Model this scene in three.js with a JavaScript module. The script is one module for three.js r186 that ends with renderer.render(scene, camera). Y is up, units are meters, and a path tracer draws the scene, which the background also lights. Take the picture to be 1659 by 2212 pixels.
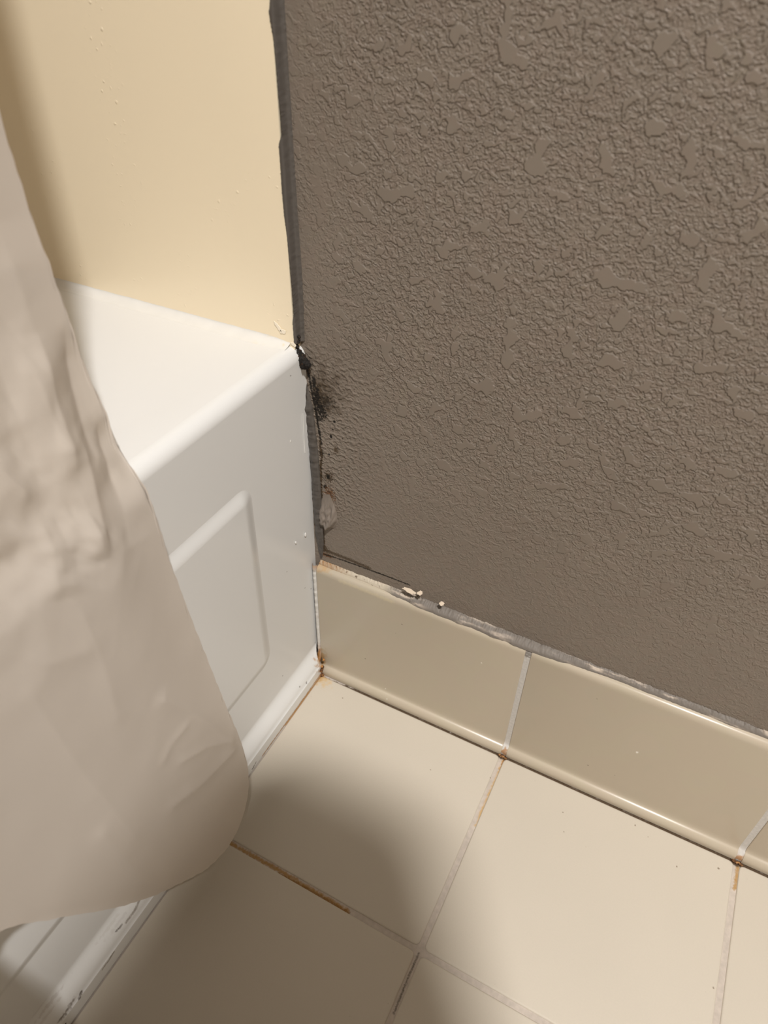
import * as THREE from 'three';
import { mergeGeometries, toCreasedNormals, mergeVertices } from 'three/addons/utils/BufferGeometryUtils.js';
import { RectAreaLightUniformsLib } from 'three/addons/lights/RectAreaLightUniformsLib.js';

// ------------------------------------------------------------------ camera, light, exposure
const W = 1659, H = 2212, FPX = 1518.07;
const CAM = new THREE.Vector3(0.25081, 0.59387, 0.38406);
const RX = new THREE.Vector3(0.88815, 0.01826, -0.45919);
const RY = new THREE.Vector3(-0.30905, 0.76324, -0.56741);
const RZ = new THREE.Vector3(0.34011, 0.64586, 0.68352);
const scene = new THREE.Scene();
const camera = new THREE.PerspectiveCamera(2 * Math.atan(H / 2 / FPX) * 180 / Math.PI, W / H, 0.01, 20);
camera.position.copy(CAM);
camera.quaternion.setFromRotationMatrix(new THREE.Matrix4().makeBasis(RX, RY, RZ));
camera.focus = 0.56;
camera.userData.fStop = 8;
camera.updateMatrixWorld();

scene.background = new THREE.Color(0x000000);
RectAreaLightUniformsLib.init();
const renderer = new THREE.WebGLRenderer({ antialias: true });
renderer.toneMapping = THREE.LinearToneMapping;
renderer.toneMappingExposure = 1.16;
renderer.shadowMap.enabled = true;

const LAMP = new THREE.Vector3(0.86, 2.385, 0.96);      // the recessed ceiling lamp that lights the room
const LAMP_POWER = 25, LAMP_COLOR = new THREE.Color(1.0, 0.97, 0.94), LAMP_SIZE = 3.2;

// ------------------------------------------------------------------ helpers
function rng(seed) { let a = seed >>> 0; return () => { a = (a + 0x6D2B79F5) | 0; let t = Math.imul(a ^ (a >>> 15), 1 | a); t = (t + Math.imul(t ^ (t >>> 7), 61 | t)) ^ t; return ((t ^ (t >>> 14)) >>> 0) / 4294967296; }; }
const PERM = (() => { const r = rng(7), p = new Uint8Array(512); for (let i = 0; i < 256; i++) p[i] = i; for (let i = 255; i > 0; i--) { const j = Math.floor(r() * (i + 1)); const t = p[i]; p[i] = p[j]; p[j] = t; } for (let i = 0; i < 256; i++) p[256 + i] = p[i]; return p; })();
const GX = new Float32Array(256), GY = new Float32Array(256);
for (let i = 0; i < 256; i++) { GX[i] = Math.cos(i / 256 * Math.PI * 2 * 97); GY[i] = Math.sin(i / 256 * Math.PI * 2 * 97); }
function noise(x, y) {                                  // gradient noise, about -1 .. 1
  const xi = Math.floor(x), yi = Math.floor(y), xf = x - xi, yf = y - yi, X = xi & 255, Y = yi & 255;
  const u = xf * xf * xf * (xf * (xf * 6 - 15) + 10), v = yf * yf * yf * (yf * (yf * 6 - 15) + 10);
  const a = PERM[PERM[X] + Y], b = PERM[PERM[X + 1] + Y], c = PERM[PERM[X] + Y + 1], d = PERM[PERM[X + 1] + Y + 1];
  const n00 = GX[a] * xf + GY[a] * yf, n10 = GX[b] * (xf - 1) + GY[b] * yf, n01 = GX[c] * xf + GY[c] * (yf - 1), n11 = GX[d] * (xf - 1) + GY[d] * (yf - 1);
  return 1.5 * (n00 + u * (n10 - n00) + v * (n01 + u * (n11 - n01) - n00 - u * (n10 - n00)));
}
const fbm = (x, y, n = 3) => { let s = 0, a = 1, t = 0; for (let i = 0; i < n; i++) { s += a * noise(x, y); t += a; x = x * 2.03 + 17.3; y = y * 2.03 + 5.1; a *= 0.5; } return s / t; };
const clamp = (v, a = 0, b = 1) => v < a ? a : v > b ? b : v;
const smooth = (a, b, v) => { const t = clamp((v - a) / (b - a)); return t * t * (3 - 2 * t); };
const lerp = (a, b, t) => a + (b - a) * t;
const toSRGB = c => c <= 0.0031308 ? c * 12.92 : 1.055 * Math.pow(c, 1 / 2.4) - 0.055;
const toLin = c => c <= 0.04045 ? c / 12.92 : Math.pow((c + 0.055) / 1.055, 2.4);
// a pixel of the photograph met with a plane of the place (axis 0 x, 1 y, 2 z)
function at(px, py, axis, value) {
  const d = new THREE.Vector3().addScaledVector(RX, (px - W / 2) / FPX).addScaledVector(RY, -(py - H / 2) / FPX).addScaledVector(RZ, -1);
  const t = (value - CAM.getComponent(axis)) / d.getComponent(axis);
  return CAM.clone().addScaledVector(d, t);
}
const piece = (pts, v) => { if (v <= pts[0][0]) return pts[0][1]; for (let i = 1; i < pts.length; i++) if (v <= pts[i][0]) { const t = (v - pts[i - 1][0]) / (pts[i][0] - pts[i - 1][0]); return lerp(pts[i - 1][1], pts[i][1], t); } return pts[pts.length - 1][1]; };
const pieceSmooth = (pts, v) => { if (v <= pts[0][0]) return pts[0][1]; for (let i = 1; i < pts.length; i++) if (v <= pts[i][0]) { const p0 = pts[Math.max(0, i - 2)], p1 = pts[i - 1], p2 = pts[i], p3 = pts[Math.min(pts.length - 1, i + 1)]; const t = (v - p1[0]) / (p2[0] - p1[0]), h = p2[0] - p1[0]; const m1 = (p2[1] - p0[1]) / (p2[0] - p0[0] || 1) * h, m2 = (p3[1] - p1[1]) / (p3[0] - p1[0] || 1) * h; const t2 = t * t, t3 = t2 * t; return (2 * t3 - 3 * t2 + 1) * p1[1] + (t3 - 2 * t2 + t) * m1 + (-2 * t3 + 3 * t2) * p2[1] + (t3 - t2) * m2; } return pts[pts.length - 1][1]; };

const taken = {};
function numbered(n) { const k = taken[n] = (taken[n] ?? -1) + 1; return k ? n + '_' + String(k).padStart(3, '0') : n; }
function mesh(name, geo, mat, parent) { const m = new THREE.Mesh(geo, mat); m.name = parent ? name : numbered(name); m.castShadow = m.receiveShadow = true; (parent || scene).add(m); return m; }
function group(name) { const g = new THREE.Group(); g.name = numbered(name); scene.add(g); return g; }
function tag(o, label, category, grp) { o.userData.label = label; o.userData.category = category; if (grp) o.userData.group = grp; return o; }
function structure(o, label) { o.userData.kind = 'structure'; if (label) o.userData.label = label; return o; }
function box(x0, x1, y0, y1, z0, z1) { const g = new THREE.BoxGeometry(x1 - x0, y1 - y0, z1 - z0); g.translate((x0 + x1) / 2, (y0 + y1) / 2, (z0 + z1) / 2); return g; }
function planarUV(g, fu, fv) { const p = g.attributes.position, uv = new Float32Array(p.count * 2); for (let i = 0; i < p.count; i++) { uv[2 * i] = fu(p.getX(i), p.getY(i), p.getZ(i)); uv[2 * i + 1] = fv(p.getX(i), p.getY(i), p.getZ(i)); } g.setAttribute('uv', new THREE.BufferAttribute(uv, 2)); return g; }
function grid(nu, nv, f) {                              // f(u, v, i, j) -> [x, y, z, s, t]
  const P = [], U = [], I = [];
  for (let j = 0; j <= nv; j++) for (let i = 0; i <= nu; i++) { const q = f(i / nu, j / nv, i, j); P.push(q[0], q[1], q[2]); U.push(q[3] ?? i / nu, q[4] ?? j / nv); }
  for (let j = 0; j < nv; j++) for (let i = 0; i < nu; i++) { const a = j * (nu + 1) + i, b = a + 1, c = a + nu + 1, d = c + 1; I.push(a, b, d, a, d, c); }
  const g = new THREE.BufferGeometry(); g.setAttribute('position', new THREE.Float32BufferAttribute(P, 3)); g.setAttribute('uv', new THREE.Float32BufferAttribute(U, 2)); g.setIndex(I); g.computeVertexNormals(); return g;
}
function creased(g, angle) { g.scale(1000, 1000, 1000); const r = toCreasedNormals(g, angle); r.scale(0.001, 0.001, 0.001); return r; }   // the helper joins points closer than a centimetre, so work in millimetres
const lin = (r, g, b) => new THREE.Color().setRGB(r, g, b);
const srgb = (r, g, b) => new THREE.Color().setRGB(toLin(r / 255), toLin(g / 255), toLin(b / 255));
function dataTex(n, m, fill, color, wrap = THREE.MirroredRepeatWrapping) {
  const a = new Uint8Array(n * m * 4); fill(a);
  const t = new THREE.DataTexture(a, n, m, THREE.RGBAFormat); t.magFilter = THREE.LinearFilter; t.minFilter = THREE.LinearFilter; t.wrapS = t.wrapT = wrap;
  if (color) t.colorSpace = THREE.SRGBColorSpace; t.needsUpdate = true; return t;
}
// a painted sheet: linear-light colour per pixel, laid out in metres
class Sheet {
  constructor(n, u0, v0, size, base) { this.n = n; this.u0 = u0; this.v0 = v0; this.k = n / size; this.c = new Float32Array(n * n * 3); for (let i = 0; i < n * n; i++) { this.c[3 * i] = base[0]; this.c[3 * i + 1] = base[1]; this.c[3 * i + 2] = base[2]; } }
  each(f) { const n = this.n; for (let j = 0; j < n; j++) for (let i = 0; i < n; i++) f(3 * (j * n + i), this.u0 + (i + 0.5) / this.k, this.v0 + (j + 0.5) / this.k, this.c); }
  // a ragged stain; radii in metres, turned by ang
  stain(u, v, ru, rv, color, strength, { ang = 0, grain = 0.0015, ragged = 0.8, soft = 0.5, seed = 0 } = {}) {
    const R = Math.max(ru, rv) * 1.6, n = this.n, ca = Math.cos(ang), sa = Math.sin(ang);
    const i0 = Math.max(0, Math.floor((u - R - this.u0) * this.k)), i1 = Math.min(n - 1, Math.ceil((u + R - this.u0) * this.k));
    const j0 = Math.max(0, Math.floor((v - R - this.v0) * this.k)), j1 = Math.min(n - 1, Math.ceil((v + R - this.v0) * this.k));
    for (let j = j0; j <= j1; j++) for (let i = i0; i <= i1; i++) {
      const x = this.u0 + (i + 0.5) / this.k, y = this.v0 + (j + 0.5) / this.k, dx = x - u, dy = y - v;
      const a = (dx * ca + dy * sa) / ru, b = (-dx * sa + dy * ca) / rv;
      const d = Math.sqrt(a * a + b * b) + ragged * fbm(x / grain + seed * 13.7, y / grain + seed * 7.1, 3);
      const w = strength * (1 - smooth(1 - soft, 1, d)); if (w <= 0) continue;
      const o = 3 * (j * n + i); for (let q = 0; q < 3; q++) this.c[o + q] = lerp(this.c[o + q], color[q], w);
    }
  }
  line(pts, width, color, strength, opt = {}) {
    for (let k = 1; k < pts.length; k++) { const [a, b] = pts[k - 1], [c, d] = pts[k], L = Math.hypot(c - a, d - b), m = Math.max(1, Math.ceil(L / (width * 0.7))); for (let i = 0; i < m; i++) { const t = (i + 0.5) / m; this.stain(lerp(a, c, t), lerp(b, d, t), width, width, color, strength, { grain: 0.0012, ...opt, seed: k * 31 + i * 0.37 }); } }
  }
  texture(wrap) { const n = this.n, c = this.c; return dataTex(n, n, a => { for (let i = 0; i < n * n; i++) { for (let q = 0; q < 3; q++) a[4 * i + q] = clamp(toSRGB(c[3 * i + q])) * 255 + 0.5; a[4 * i + 3] = 255; } }, true, wrap); }
}

// ------------------------------------------------------------------ measures of the place (metres)
const PITCH = 0.206, G1 = 0.1967, GD = 0.1973, JOINT = 0.0044;      // floor tile grid: joints at x = G1 + k PITCH, z = GD + k PITCH
const RIM = 0.3608, APRON = -0.0066, LIP = 0.0, EDGE_R = 0.010;       // bathtub
const PANEL_Z = 0.0075, PANEL_X = -0.0102;                           // tub surround
const BASE_H = 0.1463, BASE_T = 0.0085, TOE = 0.0145;                // wall base tiles
const ROOM_X = 1.9, ROOM_Z = 2.3, ROOM_H = 2.4, TUB_L = 1.52, TUB_W = 0.76;

// ------------------------------------------------------------------ grey wall: knock-down plaster relief and stains
const WS = 0.52, WX = -0.02, WY = 0.13, WN = 2048;
const wallBump = dataTex(WN, WN, a => {
  for (let j = 0; j < WN; j++) for (let i = 0; i < WN; i++) {
    const x = (i + 0.5) / WN * WS, y = (j + 0.5) / WN * WS, X = x * 1000, Y = y * 1000;
    const wx = X + 1.3 * noise(X / 4 + 3, Y / 4) + 0.55 * noise(X / 1.3, Y / 1.3 + 9), wy = Y + 1.3 * noise(X / 4 + 40, Y / 4 + 11) + 0.55 * noise(X / 1.3 + 70, Y / 1.3);
    const wall = x + WX, high = y + WY;
    const coarse = smooth(0.19, 0.40, high + 0.1 * wall) * smooth(-0.02, 0.07, wall + 0.02 * noise(X / 30, Y / 30));
    const f1 = noise(wx / 12, wy / 12) + 0.35 * noise(wx / 6 + 20, wy / 6);
    const f2 = noise(wx / 4.6 + 50, wy / 4.6 + 31) + 0.35 * noise(wx / 2.4 + 7, wy / 2.4);
    const f3 = noise(wx / 2.3 + 90, wy / 2.3 + 13) + 0.4 * noise(wx / 1.2, wy / 1.2 + 61);
    const f4 = noise(wx / 1.1 + 15, wy / 1.1 + 77), patch = 0.55 + 0.45 * smooth(-0.4, 0.4, noise(X / 22 + 8, Y / 22));
    const p1 = smooth(0.40, 0.45, f1) * coarse, p2 = smooth(0.34, 0.41, f2) * (0.22 + 0.78 * coarse), p3 = smooth(0.14, 0.30, f3) * patch, p4 = smooth(0.05, 0.4, f4);
    let h = Math.max(p1, 0.9 * p2, (0.52 * p3 + 0.3 * p4) * (0.25 + 0.75 * coarse));
    // blistered paint beside the bathtub
    const bl = smooth(0.075, 0.02, wall) * smooth(0.375, 0.34, high) * smooth(0.17, 0.24, high);
    if (bl > 0) { const b = Math.sqrt(clamp((noise(X / 3.6 + 5, Y / 2.9 + 3) - 0.05) / 0.8)) * 1.0 + 0.5 * Math.sqrt(clamp((noise(X / 1.9 + 3, Y / 1.7 + 33) - 0.1) / 0.8)); h = lerp(h, clamp(b * 0.8), bl * 0.9); }
    h = clamp(0.08 + 0.82 * h + 0.05 * noise(X / 40, Y / 40) + 0.012 * noise(X / 0.6, Y / 0.6));
    const o = 4 * (j * WN + i); a[o] = a[o + 1] = a[o + 2] = h * 255; a[o + 3] = 255;
  }
}, false);
const GREY = [0.215, 0.179, 0.145];
const wallSheet = new Sheet(WN, WX, WY, WS, GREY);
wallSheet.each((o, u, v, c) => { const k = 1 + 0.05 * fbm(u / 0.05, v / 0.05, 3); c[o] *= k; c[o + 1] *= k; c[o + 2] *= k; });
const MOULD = [0.008, 0.006, 0.004], BROWN = [0.055, 0.034, 0.016], RUST = [0.12, 0.05, 0.015];
const wallMark = (px, py, rpx, rpy, color, s, opt) => { const p = at(px, py, 2, 0); wallSheet.stain(p.x, p.y, rpx * 0.00029, rpy * 0.00033, color, s, opt); };
for (const [px, py, rx, ry, col, s, o] of [
  [704, 840, 78, 92, BROWN, 0.5, { grain: 0.006, ragged: 0.9, soft: 0.9 }], [695, 860, 34, 52, BROWN, 0.75, { grain: 0.004, ragged: 1.1, soft: 0.7 }],
  [684, 858, 12, 34, MOULD, 0.95, { grain: 0.0022, ragged: 1.0 }], [694, 888, 17, 24, MOULD, 0.95, { grain: 0.0018, ragged: 1.2 }], [678, 826, 7, 22, MOULD, 0.9, { grain: 0.002 }],
  [705, 868, 24, 18, MOULD, 0.6, { grain: 0.0016, ragged: 1.4 }], [664, 796, 16, 16, BROWN, 0.8, { grain: 0.002 }], [690, 905, 12, 8, MOULD, 0.8, { grain: 0.0012 }],
  [722, 911, 5, 5, MOULD, 1, { ragged: 0.3 }], [719, 928, 3.4, 3, MOULD, 1, { ragged: 0.3 }], [715, 943, 5, 7, MOULD, 1, { ragged: 0.3 }], [740, 948, 2, 2, MOULD, 0.9, {}],
  [694, 979, 7.5, 14, MOULD, 1, { grain: 0.001, ragged: 0.9 }], [711, 982, 4, 4, MOULD, 1, { ragged: 0.3 }], [726, 972, 9, 12, BROWN, 0.85, { grain: 0.001, ragged: 1.2 }],
  [710, 1030, 17, 18, BROWN, 0.9, { grain: 0.0013, ragged: 1.3 }], [709, 1030, 7, 8, MOULD, 1, { ragged: 0.7, grain: 0.001 }], [703, 1051, 7, 8, MOULD, 1, { ragged: 0.5, grain: 0.001 }],
  [712, 1068, 20, 24, RUST, 0.85, { grain: 0.0014, ragged: 1.3 }], [705, 1082, 18, 10, BROWN, 0.85, { grain: 0.001, ragged: 1.2 }], [718, 1095, 7, 18, BROWN, 0.85, { grain: 0.001 }], [690, 1060, 5, 30, BROWN, 0.7, { grain: 0.0012, ragged: 1.2 }],
  [692, 1150, 7, 22, BROWN, 0.7, { grain: 0.0012, ragged: 1.2 }], [700, 1185, 22, 14, BROWN, 0.85, { grain: 0.0014, ragged: 1.2 }], [705, 1199, 26, 9, RUST, 0.9, { grain: 0.0012, ragged: 1.2 }],
]) wallMark(px, py, rx, ry, col, s, { ...o, seed: px * 0.31 + py * 0.17 });
const wallLine = (pts, w, col, s, o) => wallSheet.line(pts.map(([a, b]) => { const p = at(a, b, 2, 0); return [p.x, p.y]; }), w, col, s, o);
wallLine([[664, 800], [669, 818], [674, 850], [681, 880], [685, 905], [690, 935], [694, 960]], 0.0012, MOULD, 0.8, { ragged: 1.2, grain: 0.003 });
wallLine([[690, 950], [695, 985], [693, 1010], [694, 1040], [695, 1075], [693, 1100], [696, 1130], [699, 1165], [702, 1188]], 0.0012, BROWN, 0.8, { ragged: 1.3, grain: 0.003 });
wallLine([[698, 1196], [740, 1210], [790, 1228], [850, 1250], [885, 1264]], 0.0009, MOULD, 0.75, { ragged: 1.3, grain: 0.004 });
wallLine([[700, 1188], [745, 1205], [800, 1228]], 0.0022, BROWN, 0.6, { ragged: 1.2 });
const M = {};
M.wall = new THREE.MeshPhysicalMaterial({ name: 'grey_paint', map: wallSheet.texture(THREE.MirroredRepeatWrapping), bumpMap: wallBump, bumpScale: 0.0011, roughness: 0.5, specularIntensity: 0.6 });
{
  const g = planarUV(box(-TUB_W - 0.12, ROOM_X + 0.12, 0, ROOM_H, -0.12, 0), x => (x - WX) / WS, (x, y) => (y - WY) / WS);
  structure(mesh('wall_back', g, M.wall), 'grey-brown painted plaster wall with knock-down texture and black mould by the bathtub');
}
M.plain = new THREE.MeshStandardMaterial({ name: 'plain_grey_paint', color: lin(...GREY), roughness: 0.6 });
M.ceiling = new THREE.MeshStandardMaterial({ name: 'white_ceiling_paint', color: lin(0.8, 0.78, 0.74), roughness: 0.9 });
structure(mesh('wall_right', box(ROOM_X, ROOM_X + 0.12, 0, ROOM_H, 0, ROOM_Z), M.plain), 'plain grey wall across the room');
structure(mesh('wall_front', box(0, ROOM_X + 0.12, 0, ROOM_H, ROOM_Z, ROOM_Z + 0.12), M.plain), 'plain grey wall behind the photographer');
structure(mesh('wall_alcove_end', box(-TUB_W - 0.12, 0, 0, ROOM_H, TUB_L + 0.0125, ROOM_Z + 0.12), M.plain), 'grey wall at the far end of the tub alcove');
structure(mesh('wall_left', box(-TUB_W - 0.12, -TUB_W - 0.0125, 0, ROOM_H, 0, TUB_L + 0.0125), M.plain), 'grey wall behind the long side of the bathtub');
structure(mesh('ceiling', box(-TUB_W - 0.12, ROOM_X + 0.12, ROOM_H, ROOM_H + 0.12, -0.12, ROOM_Z + 0.12), M.ceiling), 'white ceiling');

// ------------------------------------------------------------------ floor: grout bed and single tiles
const FS = 0.52;
const groutSheet = new Sheet(1024, -0.01, 0, FS, [0.50, 0.44, 0.385]);
groutSheet.each((o, u, v, c) => { const k = 1 + 0.16 * fbm(u / 0.0035, v / 0.0035, 3) + 0.1 * fbm(u / 0.02, v / 0.02, 2); c[o] *= k; c[o + 1] *= k; c[o + 2] *= k * 0.99; });
const OCHRE = [0.36, 0.205, 0.065], DARKRUST = [0.11, 0.045, 0.012];
const floorPts = pts => pts.map(([a, b]) => { const p = at(a, b, 1, 0); return [p.x, p.z]; });
groutSheet.line(floorPts([[455, 1798], [520, 1833], [600, 1878], [680, 1925], [752, 1967]]), 0.0024, OCHRE, 0.75, { grain: 0.003, ragged: 0.9, soft: 0.8 });
groutSheet.line(floorPts([[600, 1885], [660, 1917], [755, 1972]]), 0.0014, [0.24, 0.12, 0.03], 0.6, { grain: 0.002, ragged: 1.1 });
groutSheet.line(floorPts([[1092, 1635], [1080, 1665], [1066, 1698], [1045, 1745], [1030, 1785]]), 0.0026, [0.50, 0.32, 0.13], 0.75, { grain: 0.004, ragged: 0.7, soft: 0.8 });
groutSheet.line(floorPts([[1094, 1632], [1088, 1650], [1082, 1668]]), 0.0022, [0.30, 0.13, 0.03], 0.8, { grain: 0.002, ragged: 0.9 });
groutSheet.line(floorPts([[1597, 1862], [1592, 1895], [1588, 1920]]), 0.0018, [0.40, 0.24, 0.09], 0.7, { grain: 0.002, ragged: 1.1 });
groutSheet.line([[-0.004, 0.02], [0.05, 0.0155], [0.13, 0.0155], [0.3, 0.0155], [0.5, 0.0155]], 0.0032, [0.075, 0.045, 0.022], 0.9, { grain: 0.006, ragged: 0.8 });
groutSheet.line([[0.0, 0.012], [0.0, 0.04], [0.0, 0.08]], 0.004, [0.4, 0.2, 0.06], 0.8, { grain: 0.004, ragged: 1.0 });
groutSheet.line(floorPts([[905, 2057], [880, 2115], [850, 2190]]), 0.0008, [0.05, 0.04, 0.03], 0.4, { grain: 0.001, ragged: 1.6 });
M.grout = new THREE.MeshStandardMaterial({ name: 'floor_grout', map: groutSheet.texture(THREE.MirroredRepeatWrapping), roughness: 0.95 });
const tileSheet = new Sheet(1024, -0.01, 0, FS, [0.555, 0.502, 0.420]);
tileSheet.each((o, u, v, c) => { const k = 1 + 0.018 * fbm(u / 0.07, v / 0.07, 2) + 0.02 * fbm(u / 0.0012, v / 0.0012, 2); c[o] *= k; c[o + 1] *= k; c[o + 2] *= k; });
{
  const mark = (px, py, r, col, s, o) => { const p = at(px, py, 1, 0); tileSheet.stain(p.x, p.z, r, r, col, s, o); };
  mark(690, 1462, 0.009, [0.36, 0.17, 0.05], 0.85, { grain: 0.004, ragged: 0.9, soft: 0.9 });
  mark(700, 1470, 0.011, [0.60, 0.42, 0.20], 0.6, { grain: 0.004, ragged: 0.9, soft: 0.9 });
  mark(1090, 1634, 0.0045, [0.35, 0.16, 0.05], 0.7, { grain: 0.002, ragged: 0.9, soft: 0.9 });
  mark(1597, 1862, 0.004, [0.35, 0.16, 0.05], 0.6, { grain: 0.002, ragged: 0.9, soft: 0.9 });
  for (const [px, py, r] of [[740, 1508, 0.0007], [1060, 1680, 0.0009], [1372, 1783, 0.0008], [1400, 1808, 0.0006], [1462, 1872, 0.0008], [1552, 1876, 0.001], [1216, 1755, 0.0007], [1541, 2134, 0.0008], [930, 1663, 0.0006], [1218, 1797, 0.0006]]) mark(px, py, r, [0.16, 0.11, 0.07], 0.85, { grain: 0.0006, ragged: 0.5 });
  const r = rng(21); for (let i = 0; i < 90; i++) tileSheet.stain(r() * 0.5, r() * 0.5, 0.0004, 0.0004, [0.3, 0.23, 0.16], 0.4 * r(), { grain: 0.0005 });
}
M.floorTile = new THREE.MeshPhysicalMaterial({ name: 'cream_floor_tile', map: tileSheet.texture(THREE.MirroredRepeatWrapping), roughness: 0.5, specularIntensity: 0.4 });
const fuv = g => planarUV(g, x => (x + 0.01) / FS, (x, y, z) => z / FS);
const floorRoot = structure(group('floor'), 'square cream glazed tile floor with stained grout joints');
mesh('grout_bed', fuv(box(-TUB_W - 0.12, ROOM_X + 0.12, -0.12, -0.0011, -0.12, ROOM_Z + 0.12)), M.grout, floorRoot);
function slab(w, d, h, r, bev) {                         // rounded slab, top at y = 0
  const s = new THREE.Shape(), a = w / 2 - bev, b = d / 2 - bev, k = r;
  s.moveTo(-a + k, -b); s.lineTo(a - k, -b); s.quadraticCurveTo(a, -b, a, -b + k); s.lineTo(a, b - k); s.quadraticCurveTo(a, b, a - k, b); s.lineTo(-a + k, b); s.quadraticCurveTo(-a, b, -a, b - k); s.lineTo(-a, -b + k); s.quadraticCurveTo(-a, -b, -a + k, -b);
  const g = new THREE.ExtrudeGeometry(s, { depth: h - bev, bevelEnabled: true, bevelThickness: bev, bevelSize: bev, bevelSegments: 3, curveSegments: 3 });
  g.rotateX(-Math.PI / 2); g.computeBoundingBox(); g.translate(0, -g.boundingBox.max.y, 0); return creased(g, 0.9);
}
{
  const r = rng(5);
  const xs = [0.0006]; for (let x = G1; x < ROOM_X; x += PITCH) xs.push(x); xs.push(ROOM_X);
  const zs = [TOE + 0.0017]; for (let z = GD; z < ROOM_Z; z += PITCH) zs.push(z); zs.push(ROOM_Z);
  for (let j = 0; j + 1 < zs.length; j++) for (let i = 0; i + 1 < xs.length; i++) {
    const x0 = xs[i] + (i ? JOINT / 2 : 0), x1 = xs[i + 1] - JOINT / 2, z0 = zs[j] + (j ? JOINT / 2 : 0), z1 = zs[j + 1] - JOINT / 2;
    if (x1 - x0 < 0.02 || z1 - z0 < 0.02) continue;
    const g = slab(x1 - x0, z1 - z0, 0.007, 0.003, 0.0013); g.translate((x0 + x1) / 2, (r() - 0.5) * 0.0003, (z0 + z1) / 2);
    mesh('floor_tile', fuv(g), M.floorTile, floorRoot);
  }
}

// ------------------------------------------------------------------ wall base: cove tiles and their joints
function baseShape(inset) {
  const s = new THREE.Shape(), t = BASE_T - inset, o = TOE - inset, h = BASE_H - inset * 0.3;
  s.moveTo(0, 0); s.lineTo(o, 0); s.lineTo(o, 0.0032);
  for (let k = 1; k <= 10; k++) { const a = k / 10 * 1.2; s.lineTo(o - 0.007 + 0.007 * Math.cos(a), 0.0032 + 0.007 * Math.sin(a)); }   // rounded toe
  s.bezierCurveTo(t + 0.0006, 0.0104, t, 0.0122, t, 0.0175);
  s.lineTo(t, h - 0.0075); s.bezierCurveTo(t, h - 0.0025, t - 0.002, h, t - 0.0062, h); s.lineTo(0, h); s.closePath(); return s;
}
function baseRun(x0, x1, inset, bev) {
  const g = new THREE.ExtrudeGeometry(baseShape(inset), { depth: x1 - x0 - 2 * bev, bevelEnabled: bev > 0, bevelThickness: bev, bevelSize: bev, bevelOffset: -bev, bevelSegments: 2, curveSegments: 8 });
  g.translate(0, 0, bev); g.applyMatrix4(new THREE.Matrix4().makeBasis(new THREE.Vector3(0, 0, 1), new THREE.Vector3(0, 1, 0), new THREE.Vector3(1, 0, 0)));
  const idx = g.attributes.position; for (let i = 0; i < idx.count; i += 3) { const a = [idx.getX(i), idx.getY(i), idx.getZ(i)]; idx.setXYZ(i, idx.getX(i + 2), idx.getY(i + 2), idx.getZ(i + 2)); idx.setXYZ(i + 2, ...a); }
  g.translate(x0, 0, 0); g.deleteAttribute('normal'); g.computeVertexNormals(); return creased(g, 0.7);
}
const baseSheet = new Sheet(1024, -0.01, -0.05, FS, [0.49, 0.425, 0.328]);
baseSheet.each((o, u, v, c) => { const k = 1 + 0.02 * fbm(u / 0.06, v / 0.06, 2); c[o] *= k; c[o + 1] *= k; c[o + 2] *= k; });
{
  const mark = (px, py, ru, rv, col, s, o) => { const p = at(px, py, 2, BASE_T); baseSheet.stain(p.x, p.y, ru, rv, col, s, { grain: 0.0008, ragged: 0.5, ...o }); };
  const D = [0.13, 0.1, 0.07], Wt = [0.85, 0.82, 0.75];
  for (const [px, py, r] of [[868, 1349, 0.0009], [789, 1423, 0.0008], [1270, 1653, 0.0009], [855, 1368, 0.0006], [1328, 1675, 0.0005], [1290, 1510, 0.0007]]) mark(px, py, r, r * 0.7, D, 0.9);
  mark(758, 1241, 0.0016, 0.0012, [0.2, 0.17, 0.13], 0.8, { ragged: 0.9 });
  for (const [px, py, r] of [[1376, 1625, 0.0012], [1040, 1432, 0.0007], [948, 1330, 0.0006], [951, 1324, 0.0006], [833, 1487, 0.0006], [841, 1501, 0.0005]]) mark(px, py, r, r * 1.4, Wt, 0.95);
  baseSheet.stain(-0.003, 0.018, 0.008, 0.02, [0.42, 0.24, 0.08], 0.75, { grain: 0.005, ragged: 0.8, soft: 0.9 });
  baseSheet.stain(-0.001, 0.146, 0.016, 0.006, [0.5, 0.3, 0.12], 0.6, { grain: 0.004, ragged: 0.9, soft: 0.9 });
  baseSheet.line([[0.02, 0.141], [0.05, 0.141], [0.075, 0.1405]], 0.0024, [0.60, 0.52, 0.36], 0.35, { grain: 0.004, ragged: 0.8 });
}
M.baseTile = new THREE.MeshPhysicalMaterial({ name: 'cream_base_tile', map: baseSheet.texture(THREE.MirroredRepeatWrapping), roughness: 0.3, specularIntensity: 1.0 });
const jointSheet = new Sheet(512, -0.01, -0.05, FS, [0.57, 0.545, 0.51]);
jointSheet.each((o, u, v, c) => { const k = 1 + 0.2 * fbm(u / 0.002, v / 0.002, 3); for (let q = 0; q < 3; q++) c[o + q] *= k; });
for (const x of [G1, G1 + PITCH]) { jointSheet.stain(x, 0.143, 0.006, 0.006, [0.12, 0.1, 0.08], 0.75, { grain: 0.0025, ragged: 1.4 }); jointSheet.stain(x, 0.004, 0.006, 0.004, [0.4, 0.19, 0.06], 0.85, { grain: 0.003, ragged: 1.0 }); }
M.joint = new THREE.MeshStandardMaterial({ name: 'base_grout', map: jointSheet.texture(THREE.MirroredRepeatWrapping), roughness: 0.95 });
const buv = g => planarUV(g, x => (x + 0.01) / FS, (x, y) => (y + 0.05) / FS);
const baseRoot = structure(group('baseboard_back'), 'row of glossy cream cove base tiles along the grey wall');
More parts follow.
